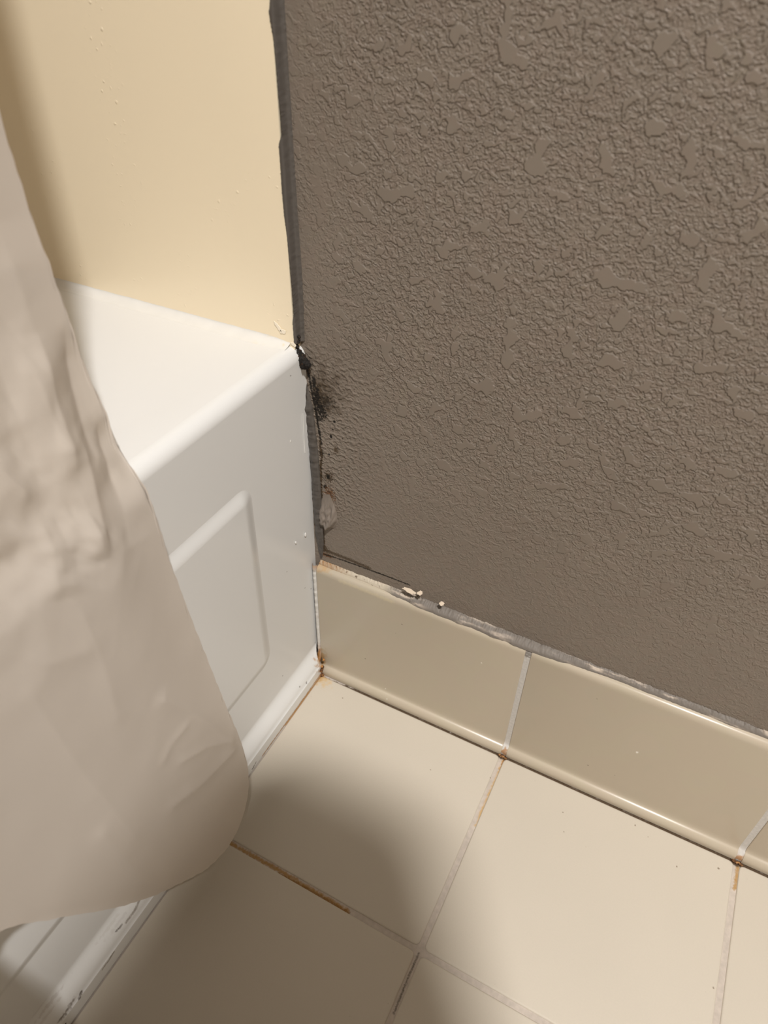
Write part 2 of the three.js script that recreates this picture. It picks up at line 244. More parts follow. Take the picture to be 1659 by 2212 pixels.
{
  const xs = [-0.0035]; for (let x = G1; x < ROOM_X; x += PITCH) xs.push(x); xs.push(ROOM_X);
  for (let i = 0; i + 1 < xs.length; i++) {
    const x0 = xs[i] + (i ? JOINT * 0.55 : 0), x1 = xs[i + 1] - (i + 2 < xs.length ? JOINT * 0.55 : 0);
    mesh('base_tile', buv(baseRun(x0, x1, 0, 0.0009)), M.baseTile, baseRoot);
    if (i + 2 < xs.length) mesh('grout_joint', buv(baseRun(x1 - 0.0004, x1 + JOINT * 1.1 + 0.0004, 0.0009, 0)), M.joint, baseRoot);
  }
}

// ------------------------------------------------------------------ bathtub
const tub = tag(group('bathtub'), 'glossy white bathtub with a raised panel on its apron', 'bathtub');
const tubSheet = new Sheet(1024, -0.02, -0.02, 0.46, [0.73, 0.728, 0.715]);
{
  const m = (px, py, ru, rv, col, s, o) => { const p = at(px, py, 0, APRON); tubSheet.stain(p.z, p.y, ru, rv, col, s, { grain: 0.001, ragged: 0.8, ...o }); };
  const D = [0.12, 0.1, 0.085];
  for (const [px, py, r] of [[624, 1237, 0.0006], [664, 1272, 0.0007], [677, 1274, 0.0009], [679, 1256, 0.0005], [687, 1391, 0.0007], [628, 812, 0.0007], [652, 1470, 0.0015], [617, 1463, 0.0009], [640, 1480, 0.001]]) m(px, py, r, r, D, 0.75);
  const lp = (pts, w, col, s, o) => tubSheet.line(pts.map(([a, b]) => { const p = at(a, b, 0, APRON); return [p.z, p.y]; }), w, col, s, o);
  lp([[257, 1993], [249, 2003], [244, 2009]], 0.0008, D, 0.5, { ragged: 1.2 });
  lp([[300, 1932], [285, 1958], [262, 1990]], 0.0011, [0.3, 0.27, 0.24], 0.5, { ragged: 1.2, grain: 0.003 });
  lp([[232, 2045], [220, 2065], [205, 2085]], 0.0011, [0.3, 0.27, 0.24], 0.55, { ragged: 1.2, grain: 0.003 });
  lp([[150, 2148], [139, 2165], [126, 2183], [116, 2196]], 0.0019, [0.22, 0.19, 0.165], 0.55, { ragged: 1.5, grain: 0.0022, soft: 0.9 });
  lp([[165, 2130], [155, 2150]], 0.0012, D, 0.6, { ragged: 1.1, grain: 0.003 });
  lp([[540, 1640], [532, 1655]], 0.0012, D, 0.5, { ragged: 1.2, grain: 0.003 });
  m(126, 2201, 0.0012, 0.0012, [0.01, 0.01, 0.01], 1, { ragged: 0.2 });
  for (let i = 0; i < 24; i++) { const r = rng(100 + i), z = 0.2 + r() * 0.22, y = 0.014 + r() * 0.03; tubSheet.stain(z, y, 0.004 + 0.012 * r(), 0.0006 + 0.001 * r(), [0.42, 0.38, 0.35], 0.35 * r(), { grain: 0.003, ragged: 1.2 }); }
  tubSheet.stain(0.012, 0.016, 0.012, 0.012, [0.45, 0.24, 0.07], 0.7, { grain: 0.004, ragged: 1.0, soft: 0.9 });
  tubSheet.line([[0.012, 0.002], [0.05, 0.001], [0.12, 0.001]], 0.0012, [0.45, 0.25, 0.09], 0.6, { grain: 0.003, ragged: 1.2 });
}
M.tubMarked = new THREE.MeshPhysicalMaterial({ name: 'white_enamel_apron', map: tubSheet.texture(THREE.MirroredRepeatWrapping), roughness: 0.24, specularIntensity: 0.8 });
M.tub = new THREE.MeshPhysicalMaterial({ name: 'white_enamel', color: lin(0.73, 0.728, 0.715), roughness: 0.24, specularIntensity: 0.8 });
const tuv = g => planarUV(g, (x, y, z) => (z + 0.02) / 0.46, (x, y) => (y + 0.02) / 0.46);
{
  // apron: one profile swept along the tub
  const prof = [];
  for (let i = 0; i <= 10; i++) { const a = i / 10 * Math.PI / 2; prof.push([APRON - EDGE_R + EDGE_R * Math.sin(a), RIM - EDGE_R + EDGE_R * Math.cos(a)]); }
  for (let i = 1; i <= 12; i++) prof.push([lerp(APRON, APRON - 0.0035, i / 12), lerp(RIM - EDGE_R, 0.036, i / 12)]);
  for (let i = 1; i <= 8; i++) { const t = i / 8; prof.push([lerp(APRON - 0.0035, LIP - 0.0012, t * t * (3 - 2 * t)), lerp(0.036, 0.0145, t)]); }
  for (let i = 1; i <= 5; i++) { const a = i / 5 * Math.PI / 2; prof.push([LIP - 0.0025 + 0.0025 * Math.sin(Math.PI * 0.35 + a * 0.3), 0.0145 - 0.003 * i / 5]); }
  prof.push([LIP, 0.009], [LIP, 0.0]);
  const n = prof.length - 1;
  const g = grid(61, n, (u, v, i, j) => { const p = prof[j]; const e = i / 61, lim = TOE * smooth(0.044, 0.02, p[1]); const z = lim + (TUB_L - lim) * (0.1 * e + 0.9 * e * e); return [p[0], p[1], z]; });
  const idx = g.index.array; for (let i = 0; i < idx.length; i += 3) { const t = idx[i]; idx[i] = idx[i + 2]; idx[i + 2] = t; }
  g.computeVertexNormals();
  mesh('apron', tuv(g), M.tubMarked, tub);
  // raised panel of the apron
  const zA = 0.076, zB = 1.44, yA = 0.088, yB = 0.2905, B = 0.0150, HB = 0.0032, rings = 12, per = [];
  const ring = ins => { const r = Math.max(0.003, 0.016 - ins), out = []; const cs = [[zA + ins + r, yB - ins - r, Math.PI / 2], [zA + ins + r, yA + ins + r, Math.PI], [zB - ins - r, yA + ins + r, Math.PI * 1.5], [zB - ins - r, yB - ins - r, 0]]; for (const [cz, cy, a0] of cs) for (let k = 0; k <= 6; k++) { const a = a0 + k / 6 * Math.PI / 2; out.push([cz + r * Math.cos(a), cy + r * Math.sin(a)]); } return out; };
  const apronX = y => lerp(APRON, APRON - 0.0035, (RIM - EDGE_R - y) / (RIM - EDGE_R - 0.036));
  const tilt = (z, y) => y > 0.2 ? y + 0.05 * Math.min(0.25, z - zA) * smooth(0.2, yB, y) : y;
  const P = [], I = []; const N = ring(0).length;
  for (let k = 0; k <= rings; k++) { const t = k / rings; ring(B * t).forEach(([z, y]) => { const yy = tilt(z, y); P.push(apronX(yy) - 0.0002 + HB * smooth(0, 1, t), yy, z); }); }
  for (let k = 0; k < rings; k++) for (let i = 0; i < N; i++) { const a = k * N + i, b = k * N + (i + 1) % N, c = a + N, d = b + N; I.push(a, d, b, a, c, d); }
  const c0 = P.length / 3; P.push(apronX((yA + yB) / 2) - 0.0002 + HB, (yA + yB) / 2, (zA + zB) / 2); for (let i = 0; i < N; i++) I.push(rings * N + i, c0, rings * N + (i + 1) % N);
  const pg = new THREE.BufferGeometry(); pg.setAttribute('position', new THREE.Float32BufferAttribute(P, 3)); pg.setIndex(I); pg.computeVertexNormals();
  mesh('raised_panel', tuv(pg), M.tubMarked, tub);
  // deck and basin: rounded rings from the outer edge down to the bottom
  const rr = (x0, x1, za, zb, r, y) => { const out = []; const cs = [[x1 - r, za + r, -Math.PI / 2], [x1 - r, zb - r, 0], [x0 + r, zb - r, Math.PI / 2], [x0 + r, za + r, Math.PI]]; for (const [cx, cz, a0] of cs) for (let k = 0; k <= 12; k++) { const a = a0 + k / 12 * Math.PI / 2; out.push([cx + r * Math.cos(a), y, cz + r * Math.sin(a)]); } return out; };
  const xo = APRON - EDGE_R, R0 = [rr(-TUB_W, xo, 0.0006, TUB_L - 0.0006, 0.0001, RIM), rr(-TUB_W + 0.05, xo - 0.062, 0.2, TUB_L - 0.1, 0.13, RIM + 0.0002), rr(-TUB_W + 0.056, xo - 0.068, 0.206, TUB_L - 0.106, 0.125, RIM - 0.002), rr(-TUB_W + 0.062, xo - 0.074, 0.212, TUB_L - 0.112, 0.12, RIM - 0.009), rr(-TUB_W + 0.075, xo - 0.087, 0.225, TUB_L - 0.14, 0.11, RIM - 0.08), rr(-TUB_W + 0.1, xo - 0.11, 0.26, TUB_L - 0.22, 0.1, 0.1), rr(-TUB_W + 0.15, xo - 0.16, 0.31, TUB_L - 0.29, 0.09, 0.06)];
  const Q = [], J = [], K = R0[0].length; R0.forEach(q => q.forEach(p => Q.push(...p)));
  for (let k = 0; k + 1 < R0.length; k++) for (let i = 0; i < K; i++) { const a = k * K + i, b = k * K + (i + 1) % K, c = a + K, d = b + K; J.push(a, d, b, a, c, d); }
  const c1 = Q.length / 3; Q.push(-TUB_W / 2, 0.058, TUB_L / 2); for (let i = 0; i < K; i++) J.push((R0.length - 1) * K + i, c1, (R0.length - 1) * K + (i + 1) % K);
  const bg = new THREE.BufferGeometry(); bg.setAttribute('position', new THREE.Float32BufferAttribute(Q, 3)); bg.setIndex(J); bg.computeVertexNormals();
  { const nn = bg.attributes.normal; for (let i = 0; i < K; i++) nn.setXYZ(i, 0, 1, 0); }
  mesh('rim_and_basin', bg, M.tub, tub);
}

// ------------------------------------------------------------------ tub surround panels (cream)
const panelBump = dataTex(1024, 1024, a => { for (let j = 0; j < 1024; j++) for (let i = 0; i < 1024; i++) { const x = i / 1024 * 520, y = j / 1024 * 520; let h = 0.3 + 0.06 * fbm(x / 90, y / 90, 2) + 0.02 * noise(x / 2, y / 2); h += 0.5 * smooth(0.62, 0.8, noise(x / 2.6 + 9, y / 2.6)) * smooth(0.1, 0.5, noise(x / 40 + 3, y / 40)); const o = 4 * (j * 1024 + i); a[o] = a[o + 1] = a[o + 2] = clamp(h) * 255; a[o + 3] = 255; } }, false);
const CREAM = [0.95, 0.83, 0.62];
M.panel = new THREE.MeshPhysicalMaterial({ name: 'cream_surround_plastic', color: lin(...CREAM), bumpMap: panelBump, bumpScale: 0.0004, roughness: 0.3, specularIntensity: 0.7 });
const puv = g => planarUV(g, x => x / 0.52, (x, y) => y / 0.52);
tag(mesh('surround_panel', puv(box(-TUB_W, PANEL_X, RIM - 0.002, 2.0, 0, PANEL_Z)), M.panel), 'smooth cream tub surround panel meeting the grey wall', 'wall panel');
tag(mesh('surround_panel', planarUV(box(-TUB_W - 0.012, -TUB_W, RIM - 0.002, 2.0, 0, TUB_L), (x, y, z) => z / 0.52, (x, y) => y / 0.52), M.panel), 'smooth cream tub surround panel along the back of the tub', 'wall panel');
tag(mesh('surround_panel', puv(box(-TUB_W, PANEL_X, RIM - 0.002, 2.0, TUB_L, TUB_L + 0.012), M.panel), M.panel), 'smooth cream tub surround panel at the far end of the tub', 'wall panel');

// ------------------------------------------------------------------ sealant beads and chips at the corner
M.greyCaulk = new THREE.MeshPhysicalMaterial({ name: 'grey_painted_sealant', color: lin(0.098, 0.087, 0.077), roughness: 0.36, specularIntensity: 0.7, vertexColors: true });
M.whiteCaulk = new THREE.MeshPhysicalMaterial({ name: 'white_sealant', color: lin(1, 1, 1), roughness: 0.5, vertexColors: true });
function colorize(g, f) { const p = g.attributes.position, c = new Float32Array(p.count * 3); for (let i = 0; i < p.count; i++) { const q = f(p.getX(i), p.getY(i), p.getZ(i)); c[3 * i] = q[0]; c[3 * i + 1] = q[1]; c[3 * i + 2] = q[2]; } g.setAttribute('color', new THREE.BufferAttribute(c, 3)); return g; }
{
  // strip from the cream panel's edge back to the grey wall; left outline follows the ragged paint edge
  const L = [[583.5, 0], [581, 27], [585.3, 54], [590.7, 83], [595, 119], [598, 155], [601.6, 202], [605, 235], [608.8, 289], [602.3, 312], [606, 362], [608.8, 409], [614, 466], [619.7, 506], [625, 557], [630.5, 615], [634.9, 676], [632, 694], [634, 722]].map(([a, b]) => { const p = at(a, b, 2, PANEL_Z); return [p.y, p.x]; }).reverse();
  const R = [[614, 0], [618, 61], [623, 145], [628.7, 231], [634, 325], [639, 398], [645, 488], [652, 586], [656, 669], [657.6, 720]].map(([a, b]) => { const p = at(a, b, 2, 0); return [p.y, p.x]; }).reverse();
  const y0 = 0.3635, y1 = 2.0, n = 560;
  const g = grid(10, n, (u, v, i) => {
    const y = v < 0.75 ? lerp(y0, 0.6, v / 0.75) : lerp(0.6, y1, (v - 0.75) / 0.25);
    const xl = (y < 0.56 ? piece(L, y) : L[L.length - 1][1]) + 0.0004 * noise(y * 900, 3), xr = (y < 0.56 ? piece(R, y) : R[R.length - 1][1]) + 0.0003 * noise(y * 500, 8);
    const wob = 0.00025 * fbm(y * 260, u * 3, 2);
    const prof = [[xl, PANEL_Z - 0.0002], [xl + 0.0001, PANEL_Z + 0.00035], [PANEL_X + 0.0008, PANEL_Z + 0.0003], [PANEL_X + 0.0015, PANEL_Z - 0.0008], [PANEL_X + 0.0017, 0.0045], [PANEL_X + 0.0019, 0.0025], [PANEL_X + 0.0025, 0.0014], [lerp(PANEL_X + 0.0025, xr, 0.5), 0.0010], [xr - 0.0004, 0.0007], [xr, 0.0005], [xr + 0.0001, -0.0002]][i];
    if (i >= 2 && i <= 4) prof[0] = Math.max(prof[0], xl + 0.0002);
    return [prof[0] + (i > 2 && i < 9 ? wob : 0), y, prof[1] + (i > 3 && i < 9 ? wob : 0)];
  });
  colorize(g, () => [1, 1, 1]);
  tag(mesh('sealant_strip', g, M.greyCaulk), 'dark grey painted sealant strip between cream panel and grey wall', 'sealant');
}
{
  // narrow lumpy strip between the tub apron and the grey wall
  const C = [[648, 792], [656, 822], [663, 850], [669, 885], [675, 930], [681, 980], [685, 1030], [688, 1075], [690, 1110], [693, 1150], [695, 1180]].map(([a, b]) => { const p = at(a, b, 2, 0.002); return [p.y, p.x]; }).reverse();
  const y0 = BASE_H + 0.004, y1 = 0.343, n = 260;
  const g = grid(10, n, (u, v) => {
    const y = lerp(y0, y1, v), cx = piece(C, y) - 0.0024, lump = 1 + 0.45 * fbm(y * 150, 4, 3) + 0.4 * Math.exp(-(((y - 0.308) / 0.003) ** 2)) + 0.3 * Math.exp(-(((y - 0.335) / 0.005) ** 2));
    const end = Math.min(1, 6 * v, 6 * (1 - v)), a = u * Math.PI, w = 0.0037 * (0.75 + 0.25 * lump) * Math.sqrt(end) + 0.0004, d = 0.0030 * lump * end;
    return [cx - w * Math.cos(a), y + 0.0006 * noise(y * 400, u * 4), Math.max(-0.0003, d * Math.sin(a) + 0.0004 * noise(y * 300, u * 3 + 9))];
  });
  colorize(g, (x, y) => { const k = clamp(0.95 + 0.35 * fbm(y * 120, x * 400, 2)), m = smooth(0.25, 0.5, fbm(y * 90 + 40, x * 250, 3)) * smooth(0.26, 0.33, y); return [lerp(k, 0.12, m), lerp(k, 0.09, m), lerp(k, 0.06, m)]; });
  tag(mesh('sealant_strip', g, M.greyCaulk), 'lumpy grey painted sealant line between tub apron and mouldy wall', 'sealant');
}
{
  // white bead where the panel stands on the tub rim
  const n = 220, g = grid(10, n, (u, v) => {
    const x = lerp(-TUB_W, PANEL_X - 0.0035, 1 - (1 - v) ** 2), a = u * Math.PI / 2, k = 1 + 0.10 * fbm(x * 60, 1, 3), end = smooth(0, 0.02, PANEL_X - 0.002 - x), top = 0.0042 * k * (0.6 + 0.4 * end), out = 0.0105 * k * (0.7 + 0.3 * end), f = 0.62;
    const c = Math.cos(a), s = Math.sin(a);
    return [x, RIM + top * Math.pow(1 - s, f * 1.4) + 0.0001 - 0.0004 * (u === 1 ? 1 : 0), PANEL_Z + out * Math.pow(1 - c, f * 1.4) + 0.0001 * noise(x * 500, u * 3)];
  });
  colorize(g, (x, y) => { const k = 0.73 + 0.03 * fbm(x * 90, y * 300, 2), t = smooth(0.45, 0.7, noise(x * 140, y * 500)) * smooth(-0.045, -0.02, x); return [k, lerp(k * 0.985, 0.62, t), lerp(k * 0.94, 0.42, t)]; });
  tag(mesh('sealant_bead', g, M.whiteCaulk), 'white sealant bead along the foot of the cream panel on the tub rim', 'sealant');
}
{
  // thin white bead between the apron and the first base tile, rusty at its foot
  const n = 120, g = grid(8, n, (u, v) => { const y = lerp(0.004, BASE_H + 0.001, v), a = u * Math.PI, k = 1 + 0.3 * fbm(y * 220, 2, 3); const toe = smooth(0.03, 0.008, y); return [-0.0058 - 0.0024 * Math.cos(a), y, BASE_T - 0.0030 + toe * (TOE - BASE_T) + 0.0030 * k * Math.sin(a)]; });
  colorize(g, (x, y, z) => { const k = 0.68 + 0.1 * fbm(y * 300, x * 900, 2), t = clamp(smooth(0.05, 0.012, y) + 0.9 * smooth(0.35, 0.6, noise(y * 110, x * 300)) * smooth(0.09, 0.05, y) + smooth(0.138, 0.147, y) * 0.7), q = 0.8 * smooth(0.010, 0.003, y); return [lerp(lerp(k, 0.34, t), 0.06, q), lerp(lerp(k * 0.97, 0.16, t), 0.025, q), lerp(lerp(k * 0.91, 0.045, t), 0.008, q)]; });
  tag(mesh('sealant_bead', g, M.whiteCaulk), 'thin white upright sealant bead beside the base tile, rusty at its foot', 'sealant');
}
{
  // ragged paint and sealant line on top of the base tiles
  const n = 1400, xEnd = 0.62;
  const g = grid(10, n, (u, v) => {
    const x = lerp(-0.003, xEnd, v), a = u * Math.PI / 2, thick = lerp(0.4, 1, smooth(0.04, 0.11, x)), k = 1 + 0.35 * fbm(x * 130, 6, 3) + 0.15 * noise(x * 700, u * 2);
    const out = (0.0068 * thick * (1 - 0.55 * smooth(0.2, 0.26, x)) + 0.0012) * (0.88 + 0.2 * fbm(x * 50, 9, 3)), up = 0.0042 * k * (0.5 + 0.5 * thick);
    return [x + 0.0003 * noise(x * 600, u * 5), BASE_H - 0.0003 + up * Math.pow(Math.cos(a), 1.5) + 0.0004 * (1 - u) - 0.0012 * smooth(0.75, 1, u), 0.0001 + out * Math.pow(Math.sin(a), 1.2) + 0.0002 * noise(x * 400, u * 6), x, u];
  });
  const col = (x, y, z) => {
    const grey = smooth(0.055, 0.085, x + 0.02 * fbm(x * 60, 3, 3));
    const base = [lerp(0.50, 0.19, grey), lerp(0.44, 0.168, grey), lerp(0.345, 0.146, grey)];
    const chip = smooth(0.0, 0.4, fbm(x * 38 + 7, z * 420, 4)) * Math.max(smooth(0.04, 0.06, x) * smooth(0.11, 0.09, x), smooth(0.2, 0.25, x) * smooth(0.42, 0.36, x) * 0.95, smooth(0.125, 0.135, x) * smooth(0.19, 0.165, x) * 0.8) * 0.9;
    const dark = 0.85 * smooth(0.3, 0.5, fbm(x * 160 + 50, z * 300, 3)) * smooth(0.1, 0.06, x), rust = smooth(0.035, 0.005, x) * (0.6 + 0.4 * noise(x * 500, z * 400));
    const out = []; for (let q = 0; q < 3; q++) { let c = lerp(base[q], [0.58, 0.49, 0.40][q], chip); c = lerp(c, [0.10, 0.066, 0.036][q], dark); out.push(lerp(c, [0.28, 0.13, 0.035][q], clamp(rust))); } return out;
  };
  colorize(g, col);
  M.topLine = new THREE.MeshPhysicalMaterial({ name: 'ragged_paint_line', color: lin(1, 1, 1), vertexColors: true, roughness: 0.55, specularIntensity: 0.4 });
  tag(mesh('paint_line', g, M.topLine), 'ragged grey paint line with cream chips on top of the base tiles', 'paint line');
}
// lumps: small displaced balls
function lump(rx, ry, rz, seed, amp, f = 3, detail = 4) {
  const g = mergeVertices(new THREE.IcosahedronGeometry(1, detail).deleteAttribute('normal').deleteAttribute('uv')), p = g.attributes.position;
  for (let i = 0; i < p.count; i++) { const x = p.getX(i), y = p.getY(i), z = p.getZ(i), k = 1 + amp * (fbm(x * f + seed, y * f + z * 1.7, 3) + 0.6 * fbm(z * f + 9, x * f + seed * 2, 3)); p.setXYZ(i, x * rx * k, y * ry * k, z * rz * k); }
  g.computeVertexNormals(); return g;
}
M.mould = new THREE.MeshStandardMaterial({ name: 'black_mould', color: lin(1, 1, 1), vertexColors: true, roughness: 0.85 });
{
  const a = at(640, 760, 2, 0.006), parts = [];
  for (const [px, py, r, s] of [[626, 745, 0.0022, 1], [632, 751, 0.0030, 2], [637, 759, 0.0038, 12], [643, 767, 0.0042, 3], [649, 776, 0.0042, 4], [656, 784, 0.0040, 5], [663, 788, 0.0028, 6], [650, 788, 0.0028, 13], [641, 748, 0.0015, 7], [644, 738, 0.0013, 8], [646, 728, 0.0012, 9], [652, 792, 0.002, 10]]) {
    const p = at(px, py, 2, 0.005), g = lump(r, r, r * 0.9, s * 5.3, 0.6, 3.4); g.translate(p.x, p.y, p.z); parts.push(g);
  }
  const g = mergeGeometries(parts);
  colorize(g, (x, y, z) => { const t = smooth(0.25, 0.6, fbm(x * 1300, y * 1300 + z * 700, 3)); return [lerp(0.008, 0.19, t * 0.8), lerp(0.006, 0.075, t * 0.8), lerp(0.004, 0.02, t * 0.8)]; });
  tag(mesh('mould_clump', g, M.mould), 'black and rusty mould clump at the corner of tub rim and wall', 'mould');
}
{
  // rust clump where apron, base tile and floor meet
  const parts = []; for (const [px, py, r, s] of [[692, 1446, 0.0028, 1], [689, 1455, 0.0032, 2], [694, 1460, 0.0028, 3], [686, 1463, 0.0024, 4], [690, 1464, 0.0026, 7], [697, 1440, 0.0016, 5], [699, 1425, 0.0013, 6]]) { const p = at(px, py, 2, 0.0155), g = lump(r, r * 0.9, r, s * 3.1, 0.4, 2); g.translate(p.x, Math.max(p.y, 0.0006), p.z); parts.push(g); }
  const g = colorize(mergeGeometries(parts), (x, y, z) => { const t = smooth(-0.2, 0.3, fbm(x * 500, y * 500 + z * 300, 3)); return [lerp(0.06, 0.42, t), lerp(0.022, 0.19, t), lerp(0.008, 0.05, t)]; });
  tag(mesh('rust_clump', g, M.mould), 'brown rust crust at the foot of the tub beside the base tile', 'rust');
}
for (const [x, label] of [[G1, 'small rust crust below the joint of the first two base tiles'], [G1 + PITCH, 'small rust crust below the joint of the second and third base tiles']]) {
  const parts = []; for (let k = 0; k < 4; k++) { const g = lump(0.0016, 0.0009, 0.0012, k * 4 + x * 50, 0.4, 2, 3); g.translate(x - 0.003 + k * 0.002, 0.0006, TOE + 0.0011 + (k % 2) * 0.0006); parts.push(g); }
  tag(mesh('rust_clump', colorize(mergeGeometries(parts), (a, y, z) => { const t = smooth(-0.2, 0.4, fbm(a * 600, z * 600, 2)); return [lerp(0.1, 0.42, t), lerp(0.04, 0.22, t), lerp(0.012, 0.08, t)]; }), M.mould), label, 'rust');
}
{
  // blistered flap of paint low on the mouldy edge: a puffed tongue, free at its lower rim
  const g = grid(34, 34, (u, v) => {
    const side = 2 * u - 1, w = lerp(0.34, 1, Math.sqrt(smooth(0, 0.75, 1 - v))), px = 706 + side * 19 * w + 6 * (1 - v) * (1 - v), py = lerp(1142 - 12 * side * side + 4 * noise(u * 5, 2), 1068, v), p = at(px, py, 2, 0);
    const e = Math.sqrt(Math.max(0, 1 - side * side)), h = 0.0075 * e * smooth(0.95, 0.12, v) * (0.75 + 0.7 * fbm(u * 3.3 + 2, v * 3.6, 3)) * lerp(1, smooth(0, 0.16, v), 0.9);
    return [p.x, p.y, h + 0.0001];
  });
  M.flap = new THREE.MeshPhysicalMaterial({ name: 'blistered_grey_paint', color: lin(0.215, 0.18, 0.15), roughness: 0.42, side: THREE.DoubleSide });
  tag(mesh('paint_blister', g, M.flap), 'peeling grey paint blister below the mould beside the tub apron', 'paint');
}
// loose chips: thin ragged flakes, with thickness
function flake(r, ratio, seed, t = 0.0005) {
  const s = new THREE.Shape(), n = 18, q = rng(seed); for (let i = 0; i < n; i++) { const a = i / n * Math.PI * 2, k = r * (0.7 + 0.5 * q()); s[i ? 'lineTo' : 'moveTo'](k * Math.cos(a), k * ratio * Math.sin(a)); } s.closePath();
  return new THREE.ExtrudeGeometry(s, { depth: t, bevelEnabled: true, bevelThickness: 0.0001, bevelSize: 0.0002, bevelSegments: 1 });
}
M.chip = new THREE.MeshStandardMaterial({ name: 'cream_paint_chip', color: lin(0.64, 0.53, 0.41), roughness: 0.7 });
M.smear = new THREE.MeshStandardMaterial({ name: 'cream_sealant_smear', color: lin(0.95, 0.86, 0.70), roughness: 0.55 });
for (const [px, py, r, ratio, ang, label] of [[884, 1276, 0.0062, 0.24, -0.05, 'long cream chip of old paint on the first base tile'], [907, 1281, 0.0022, 0.8, 0.3, 'blunt cream chip of old paint at the end of the long chip'], [954, 1304, 0.0020, 0.8, 0.5, 'single small cream chip of old paint on the grey line']]) {
  const p = at(px, py, 2, 0.0062), g = flake(r, ratio, Math.round(px), 0.0003); g.rotateZ(ang); g.rotateX(-0.8); g.translate(p.x, p.y, p.z); tag(mesh('paint_chip', g, M.chip), label, 'paint chip');
}
for (const [px, py, r, ratio, ang, label] of [[600, 705, 0.0042, 0.3, -0.9, 'long cream sealant smear at the foot of the cream panel'], [611, 716, 0.0026, 0.6, 0.4, 'blunt cream sealant smear beside the black mould clump'], [634, 744, 0.0022, 0.6, -0.6, 'white torn sealant scrap above the mould clump']]) {
  const p = at(px, py, 2, PANEL_Z + 0.0003), g = flake(r, ratio, Math.round(px) + 3, 0.00012); g.rotateZ(ang); g.translate(p.x, p.y, p.z); tag(mesh('sealant_smear', g, M.smear), label, 'sealant');
}
{
  M.drop = new THREE.MeshPhysicalMaterial({ name: 'white_paint_drop', color: lin(0.82, 0.81, 0.78), roughness: 0.3 });
  for (const [px, py, r, label] of [[660, 1155, 0.0016, 'larger white paint drop on the apron beside the blister'], [639, 1172, 0.0009, 'tiny white paint drop on the apron below the larger drop'], [627, 953, 0.0012, 'white paint drop high on the apron beside the mould'], [608, 806, 0.002, 'rough white sealant dab on the rounded rim corner']]) {
    const p = at(px, py, 0, APRON + (py < 850 ? -0.001 : -0.001)), g = lump(0.0006, r * 1.5, r * 0.8, px, 0.2, 1.5, 3); g.translate(p.x, p.y, p.z); tag(mesh('paint_drop', g, M.drop), label, 'paint drop');
  }
  const a = at(654, 893, 0, APRON + 0.0002), b = at(659, 978, 0, APRON - 0.0006), c = new THREE.CatmullRomCurve3([a, a.clone().lerp(b, 0.5).add(new THREE.Vector3(0, 0, 0.0002)), b]);
  tag(mesh('sealant_thread', new THREE.TubeGeometry(c, 20, 0.00028, 5), M.drop), 'fine white sealant thread running down the edge of the apron', 'sealant');
}

